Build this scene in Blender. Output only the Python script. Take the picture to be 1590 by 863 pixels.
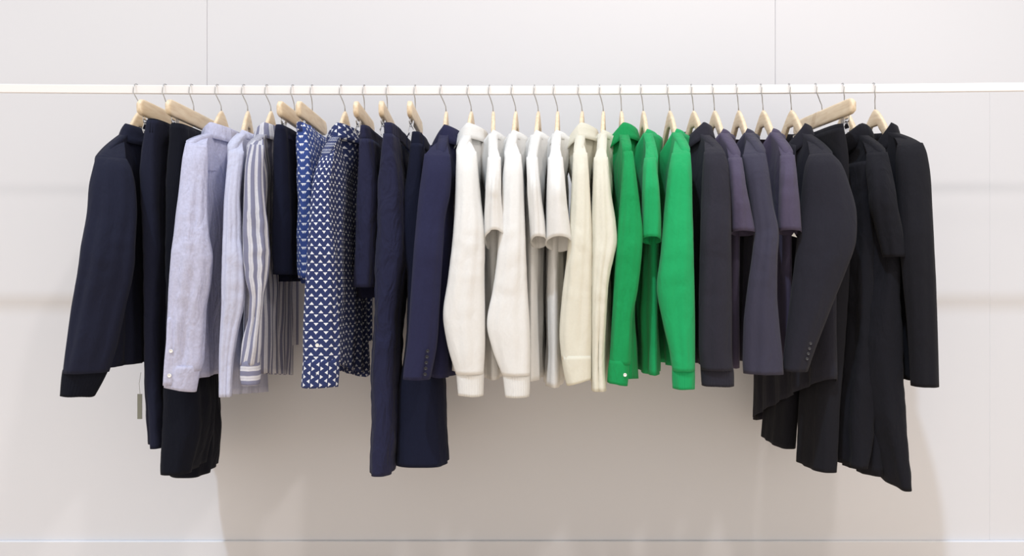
import bpy, math, random
from mathutils import Vector, noise

for o in list(bpy.data.objects):
    bpy.data.objects.remove(o)
C = bpy.context.scene.collection
S = bpy.context.scene

# ------------------------------------------------------------------ camera
W, H, FPX, D = 1590.0, 863.0, 1200.0, 2.4
ZC = 1.035
YW = 0.32                                  # wall face
cam_d = bpy.data.cameras.new('camera'); cam = bpy.data.objects.new('camera', cam_d); C.objects.link(cam)
cam.location = (0, -D, ZC); cam.rotation_euler = (math.pi/2, 0, 0)
cam_d.sensor_width = 36; cam_d.lens = FPX/W*36; cam_d.clip_start = .05
S.camera = cam

# ------------------------------------------------------------------ light
S.view_settings.view_transform = 'Standard'; S.view_settings.look = 'None'
S.view_settings.gamma = 1; S.view_settings.use_curve_mapping = False
S.view_settings.exposure = 0.11
wd = bpy.data.worlds.new('world'); S.world = wd; wd.use_nodes = True
wd.node_tree.nodes['Background'].inputs[0].default_value = (1.0, .945, .89, 1)
wd.node_tree.nodes['Background'].inputs[1].default_value = .93

def look(o, target):
    o.rotation_euler = (Vector(target) - o.location).to_track_quat('-Z', 'Y').to_euler()
def lamp(name, kind, loc, target, power, color, **kw):
    d = bpy.data.lights.new(name, kind); d.energy = power; d.color = color
    for k, v in kw.items(): setattr(d, k, v)
    o = bpy.data.objects.new(name, d); C.objects.link(o); o.location = loc; look(o, target); return o
# daylight from a high window to the left, warm track spots from the ceiling
lamp('daylight', 'SUN', (-3.5, -5.5, 12.6), (0, 0, 1.0), 1.45, (.66, .81, 1.0), angle=.03)
lamp('track_spot_right', 'SPOT', (1.5, -3.0, 4.2), (-.1, .2, 1.0), 140, (1.0, .92, .87), spot_size=1.25, spot_blend=.9, shadow_soft_size=.12)
lamp('track_spot_middle', 'SPOT', (.5, -1.25, 3.1), (.6, .3, 1.45), 16, (1.0, .92, .90), spot_size=1.9, spot_blend=1.0, shadow_soft_size=.12)

# ------------------------------------------------------------------ helpers
def PX(px, Y): return (px - W/2) * (D + Y) / FPX
def PZ(py, Y): return ZC - (py - H/2) * (D + Y) / FPX
def rail_z(x):                                             # the long bar sags a little in the middle
    px = x*FPX/D + W/2
    t = px/W
    py = 137.5*(1-t) + 135.2*t + 4*4.2*t*(1-t)*.97
    return PZ(py, 0)

def hermite(rows, n_per=None, step=.012, zi=None):
    """rows: list of tuples; resample smoothly (limited tangents) between rows."""
    m = len(rows)
    if m < 2: return rows
    k = len(rows[0])
    t = [0.0]
    for i in range(1, m): t.append(t[-1] + max(1e-6, abs(rows[i][0]-rows[i-1][0])))
    def tan(i, j):
        if i == 0: return (rows[1][j]-rows[0][j])/(t[1]-t[0])
        if i == m-1: return (rows[-1][j]-rows[-2][j])/(t[-1]-t[-2])
        a = (rows[i][j]-rows[i-1][j])/(t[i]-t[i-1]); b = (rows[i+1][j]-rows[i][j])/(t[i+1]-t[i])
        return 0 if a*b <= 0 else 2*a*b/(a+b)
    out = []
    for i in range(m-1):
        d = t[i+1]-t[i]; n = max(1, int(round(d/step)))
        for q in range(n):
            s = q/n; r = []
            for j in range(k):
                p0, p1 = rows[i][j], rows[i+1][j]; m0, m1 = tan(i, j)*d, tan(i+1, j)*d
                r.append((2*s**3-3*s**2+1)*p0+(s**3-2*s**2+s)*m0+(-2*s**3+3*s**2)*p1+(s**3-s**2)*m1)
            out.append(tuple(r))
    out.append(rows[-1]); return out

def mesh_obj(name, verts, faces, mat, parent=None, uvs=None, smooth=True, solid=0):
    me = bpy.data.meshes.new(name); me.from_pydata([tuple(v) for v in verts], [], faces); me.update()
    if uvs:
        ul = me.uv_layers.new(name='uv')
        for p in me.polygons:
            for li, key in zip(p.loop_indices, uvs[p.index]): ul.data[li].uv = key
    if smooth:
        for p in me.polygons: p.use_smooth = True
    o = bpy.data.objects.new(name, me); C.objects.link(o)
    if mat: me.materials.append(mat)
    if parent is not None:
        o.parent = parent; o.matrix_parent_inverse = Matrix_inv(parent)
    if solid:
        md = o.modifiers.new('thickness', 'SOLIDIFY'); md.thickness = solid; md.offset = -1
    return o
def Matrix_inv(p):
    from mathutils import Matrix
    return (Matrix.Translation(p.location) @ p.rotation_euler.to_matrix().to_4x4()).inverted()

def rings_mesh(name, rings, mat, parent, closed=True, cap0=False, cap1=False, solid=0, hem_in=False, smooth=True):
    n = len(rings[0]); verts = []; faces = []; uvs = []
    arc = []
    for r in rings:
        a = [0.0]
        for i in range(1, n+1 if closed else n): a.append(a[-1] + (Vector(r[i % n])-Vector(r[i-1])).length)
        arc.append(a)
    ln = [0.0]
    for i in range(1, len(rings)):
        ln.append(ln[-1] + (sum((Vector(v) for v in rings[i]), Vector())/n - sum((Vector(v) for v in rings[i-1]), Vector())/n).length)
    for r in rings: verts += [tuple(v) for v in r]
    mid = len(rings)//2
    tot = arc[mid][-1] if name != 'shoulder' else max(a[-1] for a in arc)
    def U(k, i): return arc[k][i]/max(1e-6, arc[k][-1])*tot
    m = n if closed else n-1
    for k in range(len(rings)-1):
        for i in range(m):
            j = (i+1) % n
            faces.append((k*n+i, k*n+j, (k+1)*n+j, (k+1)*n+i))
            uvs.append(((U(k, i), ln[k]), (U(k, i+1), ln[k]), (U(k+1, i+1), ln[k+1]), (U(k+1, i), ln[k+1])))
    def cap(k, flip):
        c = len(verts); ce = sum((Vector(v) for v in rings[k]), Vector())/n
        verts.append(tuple(ce))
        for i in range(n):
            j = (i+1) % n
            f = (k*n+i, k*n+j, c)
            faces.append(f[::-1] if not flip else f); uvs.append(((0, 0), (0, .001), (.001, 0)))
    if cap0: cap(0, False)
    if cap1: cap(len(rings)-1, True)
    return mesh_obj(name, verts, faces, mat, parent, uvs, smooth=smooth, solid=solid)

def tube(name, pts, r, mat, parent=None, seg=8, caps=True):
    rings = []; pts = [Vector(p) for p in pts]
    up = Vector((1, 0, 0))
    for i, p in enumerate(pts):
        a = pts[max(0, i-1)]; b = pts[min(len(pts)-1, i+1)]; t = (b-a).normalized()
        x = up - t*up.dot(t)
        if x.length < .1: x = Vector((0, 1, 0)) - t*t.y
        x.normalize(); y = t.cross(x)
        rr = r[i] if isinstance(r, (list, tuple)) else r
        rings.append([p + x*math.cos(q*2*math.pi/seg)*rr + y*math.sin(q*2*math.pi/seg)*rr for q in range(seg)])
    return rings_mesh(name, rings, mat, parent, cap0=caps, cap1=caps)

def box_data(verts, faces, c, h, R=None, bev=.0):
    b = len(verts)
    for sx in (-1, 1):
        for sy in (-1, 1):
            for sz in (-1, 1):
                v = Vector((sx*h[0], sy*h[1], sz*h[2]))
                if R: v = R @ v
                verts.append(tuple(Vector(c)+v))
    faces += [tuple(b+i for i in f) for f in ((0,1,3,2),(4,6,7,5),(0,4,5,1),(2,3,7,6),(0,2,6,4),(1,5,7,3))]
def bevel(o, w, seg=2):
    m = o.modifiers.new('bevel', 'BEVEL'); m.width = w; m.segments = seg; m.limit_method = 'ANGLE'; return o

def N3(p, f, seed=0.0): return noise.noise(Vector((p[0]*f[0]+seed, p[1]*f[1]+seed*1.7, p[2]*f[2]-seed)))
GROUPS = {'wooden_hanger': 'wooden coat hangers on the rail', 'clip_hanger': 'wooden clip hangers on the rail', 'trousers': 'trousers hanging on the rail', 'shorts': 'shorts hanging on the rail', 'printed_shorts': 'shorts hanging on the rail', 't_shirt': 't-shirts hanging on the rail', 'sweatshirt': 'sweatshirts hanging on the rail', 'collared_sweatshirt': 'sweatshirts hanging on the rail', 'blazer': 'blazers hanging on the rail', 'button_shirt': 'shirts hanging on the rail', 'striped_shirt': 'shirts hanging on the rail', 'printed_shirt': 'shirts hanging on the rail', 'collarless_shirt': 'shirts hanging on the rail', 'long_sleeved_shirt': 'shirts hanging on the rail', 'price_tag': 'tags hanging from the garments'}
def thing(name, loc, label, cat, group=None):
    group = group or GROUPS.get(name)
    o = bpy.data.objects.new(name, None); C.objects.link(o); o.location = loc; o.empty_display_size = .05
    o['label'] = label; o['category'] = cat
    if group: o['group'] = group
    return o

# ------------------------------------------------------------------ materials
def nodes(name):
    m = bpy.data.materials.new(name); m.use_nodes = True
    nt = m.node_tree; b = nt.nodes['Principled BSDF']; return m, nt, b
def nd(nt, t, **kw):
    n = nt.nodes.new(t)
    for k, v in kw.items(): setattr(n, k, v)
    return n
def math_(nt, op, a, b=None, c=None):
    n = nt.nodes.new('ShaderNodeMath'); n.operation = op
    for i, v in enumerate((a, b, c)):
        if v is None: continue
        if isinstance(v, (int, float)): n.inputs[i].default_value = v
        else: nt.links.new(v, n.inputs[i])
    return n.outputs[0]
def lit(c): return (*c, 1)
def fabric(name, col, rough=.9, sheen=.15, mottle=.12, weave=900, wrinkle=.5, trans=0, pattern=None, col2=(.8, .8, .85), fold=1.0):
    m, nt, b = nodes(name); L = nt.links.new
    b.inputs['Roughness'].default_value = rough
    b.inputs['Specular IOR Level'].default_value = .12
    b.inputs['Sheen Weight'].default_value = sheen; b.inputs['Sheen Roughness'].default_value = .6
    tc = nd(nt, 'ShaderNodeTexCoord')
    n1 = nd(nt, 'ShaderNodeTexNoise'); n1.inputs['Scale'].default_value = 140; n1.inputs['Detail'].default_value = 4
    L(tc.outputs['Object'], n1.inputs['Vector'])
    mix = nd(nt, 'ShaderNodeMix', data_type='RGBA')
    mix.inputs[6].default_value = lit([c*(1-mottle) for c in col]); mix.inputs[7].default_value = lit([min(1, c*(1+mottle)) for c in col])
    L(n1.outputs[0], mix.inputs[0]); out = mix.outputs[2]
    if pattern:
        uv = nd(nt, 'ShaderNodeSeparateXYZ'); L(tc.outputs['UV'], uv.inputs[0]); x, y = uv.outputs[0], uv.outputs[1]
        if pattern in ('stripes', 'bands'):
            s = x if pattern == 'stripes' else y
            f = math_(nt, 'FRACT', math_(nt, 'MULTIPLY', s, 1/.026))
            fac = math_(nt, 'LESS_THAN', f, .5)
            fine = math_(nt, 'LESS_THAN', math_(nt, 'ABSOLUTE', math_(nt, 'SUBTRACT', f, .75)), .03)
            fac = math_(nt, 'MAXIMUM', fac, math_(nt, 'MULTIPLY', fine, .35))
        else:
            w = .0225; h = .0115
            if pattern == 'print_turned': x, y = y, x
            ry = math_(nt, 'MULTIPLY', y, 1/h); row = math_(nt, 'FLOOR', ry); g = math_(nt, 'FRACT', ry)
            odd = math_(nt, 'MODULO', row, 2.0)
            fx = math_(nt, 'FRACT', math_(nt, 'ADD', math_(nt, 'MULTIPLY', x, 1/w), math_(nt, 'MULTIPLY', odd, .5)))
            ax = math_(nt, 'ABSOLUTE', math_(nt, 'SUBTRACT', fx, .5))
            g2 = math_(nt, 'ABSOLUTE', math_(nt, 'SUBTRACT', odd, g))      # odd rows point the other way
            tri = math_(nt, 'LESS_THAN', ax, math_(nt, 'MULTIPLY', math_(nt, 'SUBTRACT', g2, .14), .36))
            fac = math_(nt, 'MULTIPLY', tri, math_(nt, 'LESS_THAN', g2, .84))
        mp = nd(nt, 'ShaderNodeMix', data_type='RGBA'); L(fac, mp.inputs[0]); L(out, mp.inputs[6]); mp.inputs[7].default_value = lit(col2)
        out = mp.outputs[2]
    L(out, b.inputs['Base Color'])
    # weave + soft wrinkles as bump
    wv = nd(nt, 'ShaderNodeTexNoise'); wv.inputs['Scale'].default_value = weave; wv.inputs['Detail'].default_value = 2
    L(tc.outputs['Object'], wv.inputs['Vector'])
    mpg = nd(nt, 'ShaderNodeMapping'); mpg.inputs['Scale'].default_value = (22, 22, 9); L(tc.outputs['Object'], mpg.inputs[0])
    wr = nd(nt, 'ShaderNodeTexNoise'); wr.inputs['Scale'].default_value = 1.0; wr.inputs['Detail'].default_value = 3; wr.inputs['Distortion'].default_value = .8
    L(mpg.outputs[0], wr.inputs['Vector'])
    b1 = nd(nt, 'ShaderNodeBump'); b1.inputs['Strength'].default_value = .15; b1.inputs['Distance'].default_value = .001; L(wv.outputs[0], b1.inputs['Height'])
    b2 = nd(nt, 'ShaderNodeBump'); b2.inputs['Strength'].default_value = wrinkle; b2.inputs['Distance'].default_value = .012*fold
    L(wr.outputs[0], b2.inputs['Height']); L(b1.outputs[0], b2.inputs['Normal']); L(b2.outputs[0], b.inputs['Normal'])
    if trans:
        t = nd(nt, 'ShaderNodeBsdfTranslucent'); L(out, t.inputs[0]); ms = nd(nt, 'ShaderNodeMixShader'); ms.inputs[0].default_value = trans
        o = nt.nodes['Material Output']; L(b.outputs[0], ms.inputs[1]); L(t.outputs[0], ms.inputs[2]); L(ms.outputs[0], o.inputs[0])
    return m
M = {}
M['ink']     = fabric('ink_wool', (.0125, .0145, .0320), sheen=.03)
M['ink2']    = fabric('ink_cotton', (.0050, .0060, .0120), sheen=.02)
M['lavender']= fabric('lavender_chambray', (.56, .57, .74), mottle=.22, wrinkle=1.0, trans=.12, sheen=.05)
M['pale']    = fabric('pale_blue_linen', (.60, .62, .78), mottle=.12, wrinkle=.9, trans=.15, sheen=.05)
M['stripe']  = fabric('striped_linen', (.66, .66, .72), pattern='stripes', col2=(.23, .235, .34), trans=.15, sheen=.05)
M['band']    = fabric('striped_linen_turned', (.68, .68, .74), pattern='bands', col2=(.23, .235, .34), trans=.1, sheen=.05)
M['print']   = fabric('triangle_print_cotton', (.028, .040, .125), pattern='print', col2=(.75, .77, .82), sheen=.05)
M['printb']  = fabric('triangle_print_bright', (.040, .075, .27), pattern='print', col2=(.78, .82, .9), sheen=.05, wrinkle=.9)
M['printt']  = fabric('triangle_print_turned', (.028, .040, .125), pattern='print_turned', col2=(.75, .77, .82), sheen=.05)
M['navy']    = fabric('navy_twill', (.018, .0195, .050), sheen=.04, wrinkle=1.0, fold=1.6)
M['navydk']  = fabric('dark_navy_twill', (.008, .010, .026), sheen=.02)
M['navybl']  = fabric('navy_suiting', (.019, .020, .055), sheen=.04, wrinkle=.35)
M['white']   = fabric('white_jersey', (.80, .795, .775), mottle=.04, trans=.10, sheen=.02, wrinkle=.35)
M['cream']   = fabric('cream_cotton', (.80, .775, .66), mottle=.04, trans=.18, sheen=.05, wrinkle=.45)
M['green']   = fabric('green_jersey', (.012, .355, .115), mottle=.06, trans=.05, sheen=.1)
M['greendk'] = fabric('green_poplin', (.010, .290, .085), mottle=.08, trans=.05, sheen=.05, wrinkle=.7)
M['char']    = fabric('charcoal_fleece', (.022, .021, .031), sheen=.05)
M['plum']    = fabric('plum_jersey', (.070, .058, .100), sheen=.08, mottle=.06)
M['slate']   = fabric('slate_jersey', (.040, .038, .062), sheen=.08, mottle=.06)
M['charbl']  = fabric('charcoal_suiting', (.016, .0155, .023), sheen=.05, wrinkle=.35)
M['black']   = fabric('black_suiting', (.0110, .0108, .0145), sheen=.02, wrinkle=.4)
M['black2']  = fabric('black_crepe', (.0095, .0095, .0135), sheen=.03, wrinkle=.7)

def simple(name, col, rough=.5, metal=0.0):
    m, nt, b = nodes(name); b.inputs['Base Color'].default_value = lit(col); b.inputs['Roughness'].default_value = rough; b.inputs['Metallic'].default_value = metal
    n1 = nd(nt, 'ShaderNodeTexNoise'); n1.inputs['Scale'].default_value = 300
    bp = nd(nt, 'ShaderNodeBump'); bp.inputs['Strength'].default_value = .04; bp.inputs['Distance'].default_value = .0005
    nt.links.new(n1.outputs[0], bp.inputs['Height']); nt.links.new(bp.outputs[0], b.inputs['Normal'])
    return m
M['steel'] = simple('brushed_steel', (.5, .5, .5), .3, 1.0)
M['chrome'] = simple('chrome', (.75, .75, .76), .15, 1.0)
M['button_white'] = simple('pearl_button', (.85, .84, .8), .3)
M['button_dark'] = simple('horn_button', (.010, .010, .016), .45)
M['button_steel'] = simple('grey_button', (.035, .035, .04), .4)
M['tag'] = simple('grey_card', (.22, .23, .2), .8)
M['tagwhite'] = simple('white_card', (.75, .75, .72), .8)
M['label'] = simple('woven_cream_label', (.78, .75, .66), .9)
M['rail'] = simple('white_enamel', (.90, .88, .87), .35)
m, nt, b = nodes('beech_wood'); M['wood'] = m
tc = nd(nt, 'ShaderNodeTexCoord'); mp = nd(nt, 'ShaderNodeMapping'); mp.inputs['Scale'].default_value = (60, 8, 60)
nt.links.new(tc.outputs['Object'], mp.inputs[0]); n1 = nd(nt, 'ShaderNodeTexNoise'); n1.inputs['Scale'].default_value = 2; n1.inputs['Detail'].default_value = 5
nt.links.new(mp.outputs[0], n1.inputs[0]); cr = nd(nt, 'ShaderNodeValToRGB'); cr.color_ramp.elements[0].position = .3; cr.color_ramp.elements[1].position = .75
cr.color_ramp.elements[0].color = (.70, .54, .36, 1); cr.color_ramp.elements[1].color = (.86, .73, .54, 1)
nt.links.new(n1.outputs[0], cr.inputs[0]); nt.links.new(cr.outputs[0], b.inputs['Base Color']); b.inputs['Roughness'].default_value = .45

m, nt, b = nodes('wall_paint'); M['wall'] = m
b.inputs['Roughness'].default_value = .55; b.inputs['Specular IOR Level'].default_value = .3
tc = nd(nt, 'ShaderNodeTexCoord'); n1 = nd(nt, 'ShaderNodeTexNoise'); n1.inputs['Scale'].default_value = 1.2; n1.inputs['Detail'].default_value = 4
nt.links.new(tc.outputs['Object'], n1.inputs[0]); mx = nd(nt, 'ShaderNodeMix', data_type='RGBA')
mx.inputs[6].default_value = (.70, .702, .730, 1); mx.inputs[7].default_value = (.73, .732, .76, 1)
nt.links.new(n1.outputs[0], mx.inputs[0]); nt.links.new(mx.outputs[2], b.inputs['Base Color'])
n2 = nd(nt, 'ShaderNodeTexNoise'); n2.inputs['Scale'].default_value = 250; bp = nd(nt, 'ShaderNodeBump'); bp.inputs['Strength'].default_value = .06; bp.inputs['Distance'].default_value = .001
nt.links.new(tc.outputs['Object'], n2.inputs[0]); nt.links.new(n2.outputs[0], bp.inputs['Height']); nt.links.new(bp.outputs[0], b.inputs['Normal'])
m, nt, b = nodes('floor_boards'); M['floor'] = m
b.inputs['Roughness'].default_value = .45; tc = nd(nt, 'ShaderNodeTexCoord'); mp = nd(nt, 'ShaderNodeMapping'); mp.inputs['Scale'].default_value = (1, 1, 1)
bk = nd(nt, 'ShaderNodeTexBrick'); bk.inputs['Scale'].default_value = 1.0; bk.inputs['Brick Width'].default_value = 1.4; bk.inputs['Row Height'].default_value = .14; bk.inputs['Mortar Size'].default_value = .003
bk.inputs['Color1'].default_value = (.76, .60, .44, 1); bk.inputs['Color2'].default_value = (.70, .54, .39, 1); bk.inputs['Mortar'].default_value = (.1, .07, .05, 1)
nt.links.new(tc.outputs['Object'], mp.inputs[0]); nt.links.new(mp.outputs[0], bk.inputs[0]); nt.links.new(bk.outputs[0], b.inputs['Base Color'])

# ------------------------------------------------------------------ the setting
def struct(name, parts, mat, bev=.001):
    v, f = [], []
    for (x0, x1, y0, y1, z0, z1) in parts: box_data(v, f, ((x0+x1)/2, (y0+y1)/2, (z0+z1)/2), ((x1-x0)/2, (y1-y0)/2, (z1-z0)/2))
    o = mesh_obj(name, v, f, mat, smooth=False); o['kind'] = 'structure'
    if bev: bevel(o, bev)
    return o
zr_wall = rail_z(0)
s1, s2, s3 = PX(321.5, YW), PX(1204, YW), PX(1537, YW)
g = .0004
SK = PZ(838.5, YW)
ZS = PZ(137, YW)
struct('wall_back', [(-3.2, s1-g, YW, YW+.02, ZS+g, 3.4), (s1+g, s2-g, YW, YW+.02, ZS+g, 3.4), (s2+g, 3.2, YW, YW+.02, ZS+g, 3.4), (-3.2, s3, YW, YW+.02, SK, ZS-g), (s3+.0004, 3.2, YW+.001, YW+.02, SK, ZS-g),
                     (-3.2, 3.2, YW+.006, YW+.06, 0, 3.4)], M['wall'], .0015)
struct('baseboard_back', [(-3.2, 3.2, YW-.012, YW+.006, 0, SK)], M['wall'], .003)
struct('floor', [(-3.2, 3.2, -4.5, YW+.06, -.05, 0)], M['floor'], 0)

# ------------------------------------------------------------------ the rail
rt = thing('clothes_rail', (0, 0, rail_z(0)), 'long white flat metal clothes rail running across the whole wall', 'clothes rail')
rings = []
RH = .0132
for i in range(121):
    x = -2.4 + 4.8*i/120; z = rail_z(max(-1.6, min(1.6, x))); hh, tt, c = RH, .006, .0015
    sec = [(-tt, -hh+c), (-tt+c, -hh), (tt-c, -hh), (tt, -hh+c), (tt, hh-c), (tt-c, hh), (-tt+c, hh), (-tt, hh-c)]
    rings.append([(x, y, z+q) for y, q in sec])
rings_mesh('bar', rings, M['rail'], rt, cap0=True, cap1=True, smooth=False)
for x in (-2.2, 2.2):
    z = rail_z(1.6 if x > 0 else -1.6)
    tube('wall_bracket', [(x, .007, z), (x, .1, z), (x, YW-.012, z), (x, YW-.011, z), (x, YW-.0005, z)], [.008, .008, .008, .022, .022], M['rail'], rt, seg=20)

# ------------------------------------------------------------------ hangers
def frame(cx, yaw):
    zr = rail_z(cx); n = (math.sin(yaw), -math.cos(yaw)); s = (math.cos(yaw), math.sin(yaw))
    def P(u, w, v): return Vector((cx + u*n[0] + w*s[0], u*n[1] + w*s[1], zr - v))
    P.cx, P.yaw, P.zr = cx, yaw, zr
    return P

def hook(par, hx, cx, zr, bottom, mat):
    x0 = PX(hx, 0); pts = []
    r = .0165
    for i in range(0, 15):
        a = math.radians(-35 + i*215/14)                    # from behind, over the bar, to the front
        pts.append((x0 - .002*math.sin(a*.7) + .004*(1-i/14), .0005 + r*math.cos(a), zr + .0006 + r*math.sin(a)))
    pts += [(x0 - .003, -.0155, zr - .012), (x0 + (cx-x0)*.25, -.010, zr - .026), (x0 + (cx-x0)*.6, -.003, zr - .038), (cx-(cx-x0)*.1, 0, zr - .050), (cx, 0, zr - bottom)]
    tube('hook', pts, .0016, mat, par, seg=8)

def hanger_top(hx, yaw, label, group, half=.215, cxo=None, vneck=.118, vsh=.27, hw=.21, nh=.062, thick=.017, name='wooden_hanger'):
    off = .012 if cxo is None else cxo
    cx = PX(hx, 0) + off; F = frame(cx, yaw)
    t = thing(name, (cx, 0, F.zr-.065), label, 'hanger', group)
    hook(t, hx, cx, F.zr, .072, M['steel'])
    rings = []; N = 44
    for i in range(N+1):
        u = -half + 2*half*i/N; q = abs(u)/half
        au = abs(u)                                         # the arms follow the shoulder line of the garment
        if au < nh: vt = .064 + (vneck+.006-.064)*(au/nh)**1.35
        else:
            z_ = (au-nh)/(hw-nh); vt = vneck + .007 + (vsh-vneck)*(.80*z_ + .20*z_**4)
        vb = max(vt + .046 - .016*q, .120 - .25*au if au < .03 else 0)
        vb = vt + .050*(1-.35*q) if au > .02 else .064 + .054 + .0*au
        if q > .93: 
            e = (q-.93)/.07; vt += .010*e*e; vb -= .010*e*e
        th = .011 + (thick-.011)*q**.8
        bow = -.003*q*q                                      # contoured towards the front of the garment
        sec = []
        for k in range(12):
            a = 2*math.pi*(k+.5)/12; ca, sa = math.cos(a), math.sin(a)
            cw = math.copysign(abs(ca)**.45, ca)*th/2*1.0; cv = math.copysign(abs(sa)**.6, sa)*(vb-vt)/2
            sec.append(F(u, bow+cw, (vt+vb)/2 - cv))
        rings.append(sec)
    rings_mesh('shoulder_bar', rings, M['wood'], t, cap0=True, cap1=True)
    return F, t

def hanger_clip(hx, yaw, label, group, half=.175, cxo=.004):
    cx = PX(hx, 0) + cxo; F = frame(cx, yaw)
    t = thing('clip_hanger', (cx, 0, F.zr-.07), label, 'hanger', group)
    hook(t, hx, cx, F.zr, .074, M['steel'])
    rings = []; N = 30
    for i in range(N+1):
        u = -half + 2*half*i/N; q = abs(u)/half
        e = max(0, (q-.9)/.1); vt = .066 + .012*e*e; vb = .113 - .006*e*e
        sec = []
        for k in range(12):
            a = 2*math.pi*(k+.5)/12; ca, sa = math.cos(a), math.sin(a)
            sec.append(F(u, math.copysign(abs(ca)**.35, ca)*.0075, (vt+vb)/2 - math.copysign(abs(sa)**.35, sa)*(vb-vt)/2))
        rings.append(sec)
    rings_mesh('bar', rings, M['wood'], t, cap0=True, cap1=True)
    # wire rod hung from two steel eyes, with two sliding clips
    uc = half*.72
    pts = [F(u, 0, v) for u, v in ((half*.86, .108), (half*.86, .128), (half*.84, .131), (0, .131), (-half*.84, .131), (-half*.86, .128), (-half*.86, .108))]
    tube('rod', pts, .0013, M['steel'], t)
    for s in (1, -1):
        v, f = [], []
        for sd in (1, -1):
            a = [(.010, .006, .118), (.011, .0035, .134), (.012, .0085, .147), (.012, .004, .160)]
            for k in range(3):
                b0 = len(v)
                for (hw, w, vv) in (a[k], a[k+1]):
                    for dd in (0, .0014):
                        for e in (-1, 1): v.append(tuple(F(s*uc + e*hw, sd*(w+dd), vv)))
                f += [tuple(b0+i for i in q) for q in ((0,1,3,2),(4,6,7,5),(0,4,5,1),(2,3,7,6),(0,2,6,4),(1,5,7,3))]
        # spring loop and the lever tips
        b0 = len(v)
        for k in range(13):
            a = 2*math.pi*k/12
            for e in (-1, 1):
                v.append(tuple(F(s*uc + e*.006, .0048*math.cos(a), .131+.0048*math.sin(a))))
        for k in range(12): f.append((b0+2*k, b0+2*k+1, b0+2*k+3, b0+2*k+2))
        mesh_obj('clip', v, f, M['chrome'], t, smooth=False)
    return F, t

# ------------------------------------------------------------------ garment pieces
def sleeve(par, rows, mat, Y0=-.205, Y1=-.265, b=.026, seed=0, folds=.0035, name='sleeve', solid=.0022, openend=True, ybend=None, tw=0, nf=5, btop=.7, wr=.004, neckpt=None, damp=False, tilt=0):
    """rows (py, left px, right px): a hanging tube of cloth with its own folds."""
    n = len(rows); rr = []
    y_a, y_b = rows[0][0], rows[-1][0]
    for (py, xl, xr) in rows:
        t = (py-y_a)/(y_b-y_a) if y_b != y_a else 0
        Y = Y0 + (Y1-Y0)*min(1, t*2.2)**.8 if ybend is None else Y0 + (Y1-Y0)*t
        e_ = min(1, (py-y_a)/55.0); bb = b*(.30 + .70*math.sqrt(max(0, 1-(1-e_)**2)))
        rr.append((-PZ(py, Y), PX(xl, Y), PX(xr, Y), Y, bb))
    rr = hermite(rr, step=.011); rings = []; NS = 44; z_a, z_b = rr[0][0], rr[-1][0]
    for (mz, xl, xr, Y, bb) in rr:
        t = (mz-z_a)/max(1e-6, z_b-z_a)
        cx = (xl+xr)/2; ray = Vector((cx, D+Y, 0)).normalized(); per = Vector((ray.y, -ray.x, 0)); a = (xr-xl)/2*ray.y
        ring = []
        for k in range(NS):
            th = 2*math.pi*k/NS; ca, sa = math.cos(th), math.sin(th)
            c2, s2 = ca, sa
            p = Vector((cx, Y, -mz)) + per*(a*c2) + ray*(bb*s2)
            f = folds*(.1+.9*t)*math.sin(nf*th + seed*1.3 + 3*t) + folds*.6*math.sin((nf+4)*th - seed + 5*t)
            f += wr*1.6*N3(p, (14, 14, 7), seed) + wr*N3(p, (26, 26, 40), seed+5)*math.exp(-((t-.5)/.22)**2)
            nrm = (per*(c2/max(a, .01)) + ray*(s2/max(bb, .01))).normalized()
            q_ = p + nrm*f*(sa*sa*.8 + .12)*min(1, .15+2.5*t)*(min(1, .15+(1-t)*10) if damp else 1)
            if tilt: q_.z -= tilt*(sa*.5+.5)*max(0, (t-.4)/.6)**1.5
            ring.append(q_)
        rings.append(ring)
    r0 = rings[0]; c0 = sum(r0, Vector())/len(r0); head = []
    if neckpt is not None:                                   # the shoulder runs up from the sleeve head to the neck
        for g in (.06, .14, .24, .36, .5, .65, .8, .92, 1.0):
            piv = c0.lerp(neckpt, g) + Vector((0, 0, .006*math.sin(g*math.pi)))
            kk = 1 - .80*min(1, g*1.08)
            if g > .9: kk *= (1.0-g)*6+.4
            wd = max((p-c0).length for p in r0)
            head.append([piv + (p-c0)*max(kk, min(1, .011/wd)*(.5 if g == 1 else 1)) for p in r0])
    else:
        for e in (.82, .6, .38, .18):
            head.append([c0 + Vector((0, .01, .008))*math.cos(e*math.pi/2) + (p-c0)*math.sin(e*math.pi/2) for p in r0])
    if neckpt is not None:
        sh_ = [[c0.lerp(neckpt, 0) + (p-c0)*.965 + Vector((0, 0, -.012)) for p in r0], [c0 + (p-c0)*.965 for p in r0]] + head
        rings_mesh('shoulder', sh_[::-1], mat, par, cap0=True, solid=0)
    else: rings = head[::-1] + rings
    rings_mesh_cap = not openend
    return rings_mesh(name, rings, mat, par, cap0=True, cap1=rings_mesh_cap, solid=solid if openend else 0)

def cuff(par, rows, mat, Y=-.265, b=.024, seed=0, rib=.0009, name='cuff', nrib=34):
    rr = hermite([(-PZ(py, Y), PX(xl, Y), PX(xr, Y)) for py, xl, xr in rows], step=.008); rings = []; NS = 96
    for (mz, xl, xr) in rr:
        cx = (xl+xr)/2; ray = Vector((cx, D+Y, 0)).normalized(); per = Vector((ray.y, -ray.x, 0)); a = (xr-xl)/2*ray.y
        ring = []
        for k in range(NS):
            th = 2*math.pi*k/NS; ca, sa = math.cos(th), math.sin(th); r = rib*math.sin(nrib*th)
            ring.append(Vector((cx, Y, -mz)) + per*((a+r)*ca) + ray*((b+r)*sa) + Vector((0, 0, .003*N3((ca, sa, mz*9), (1, 1, 1), seed))))
        rings.append(ring)
    return rings_mesh(name, rings, mat, par, cap0=True, solid=.0025)

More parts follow.
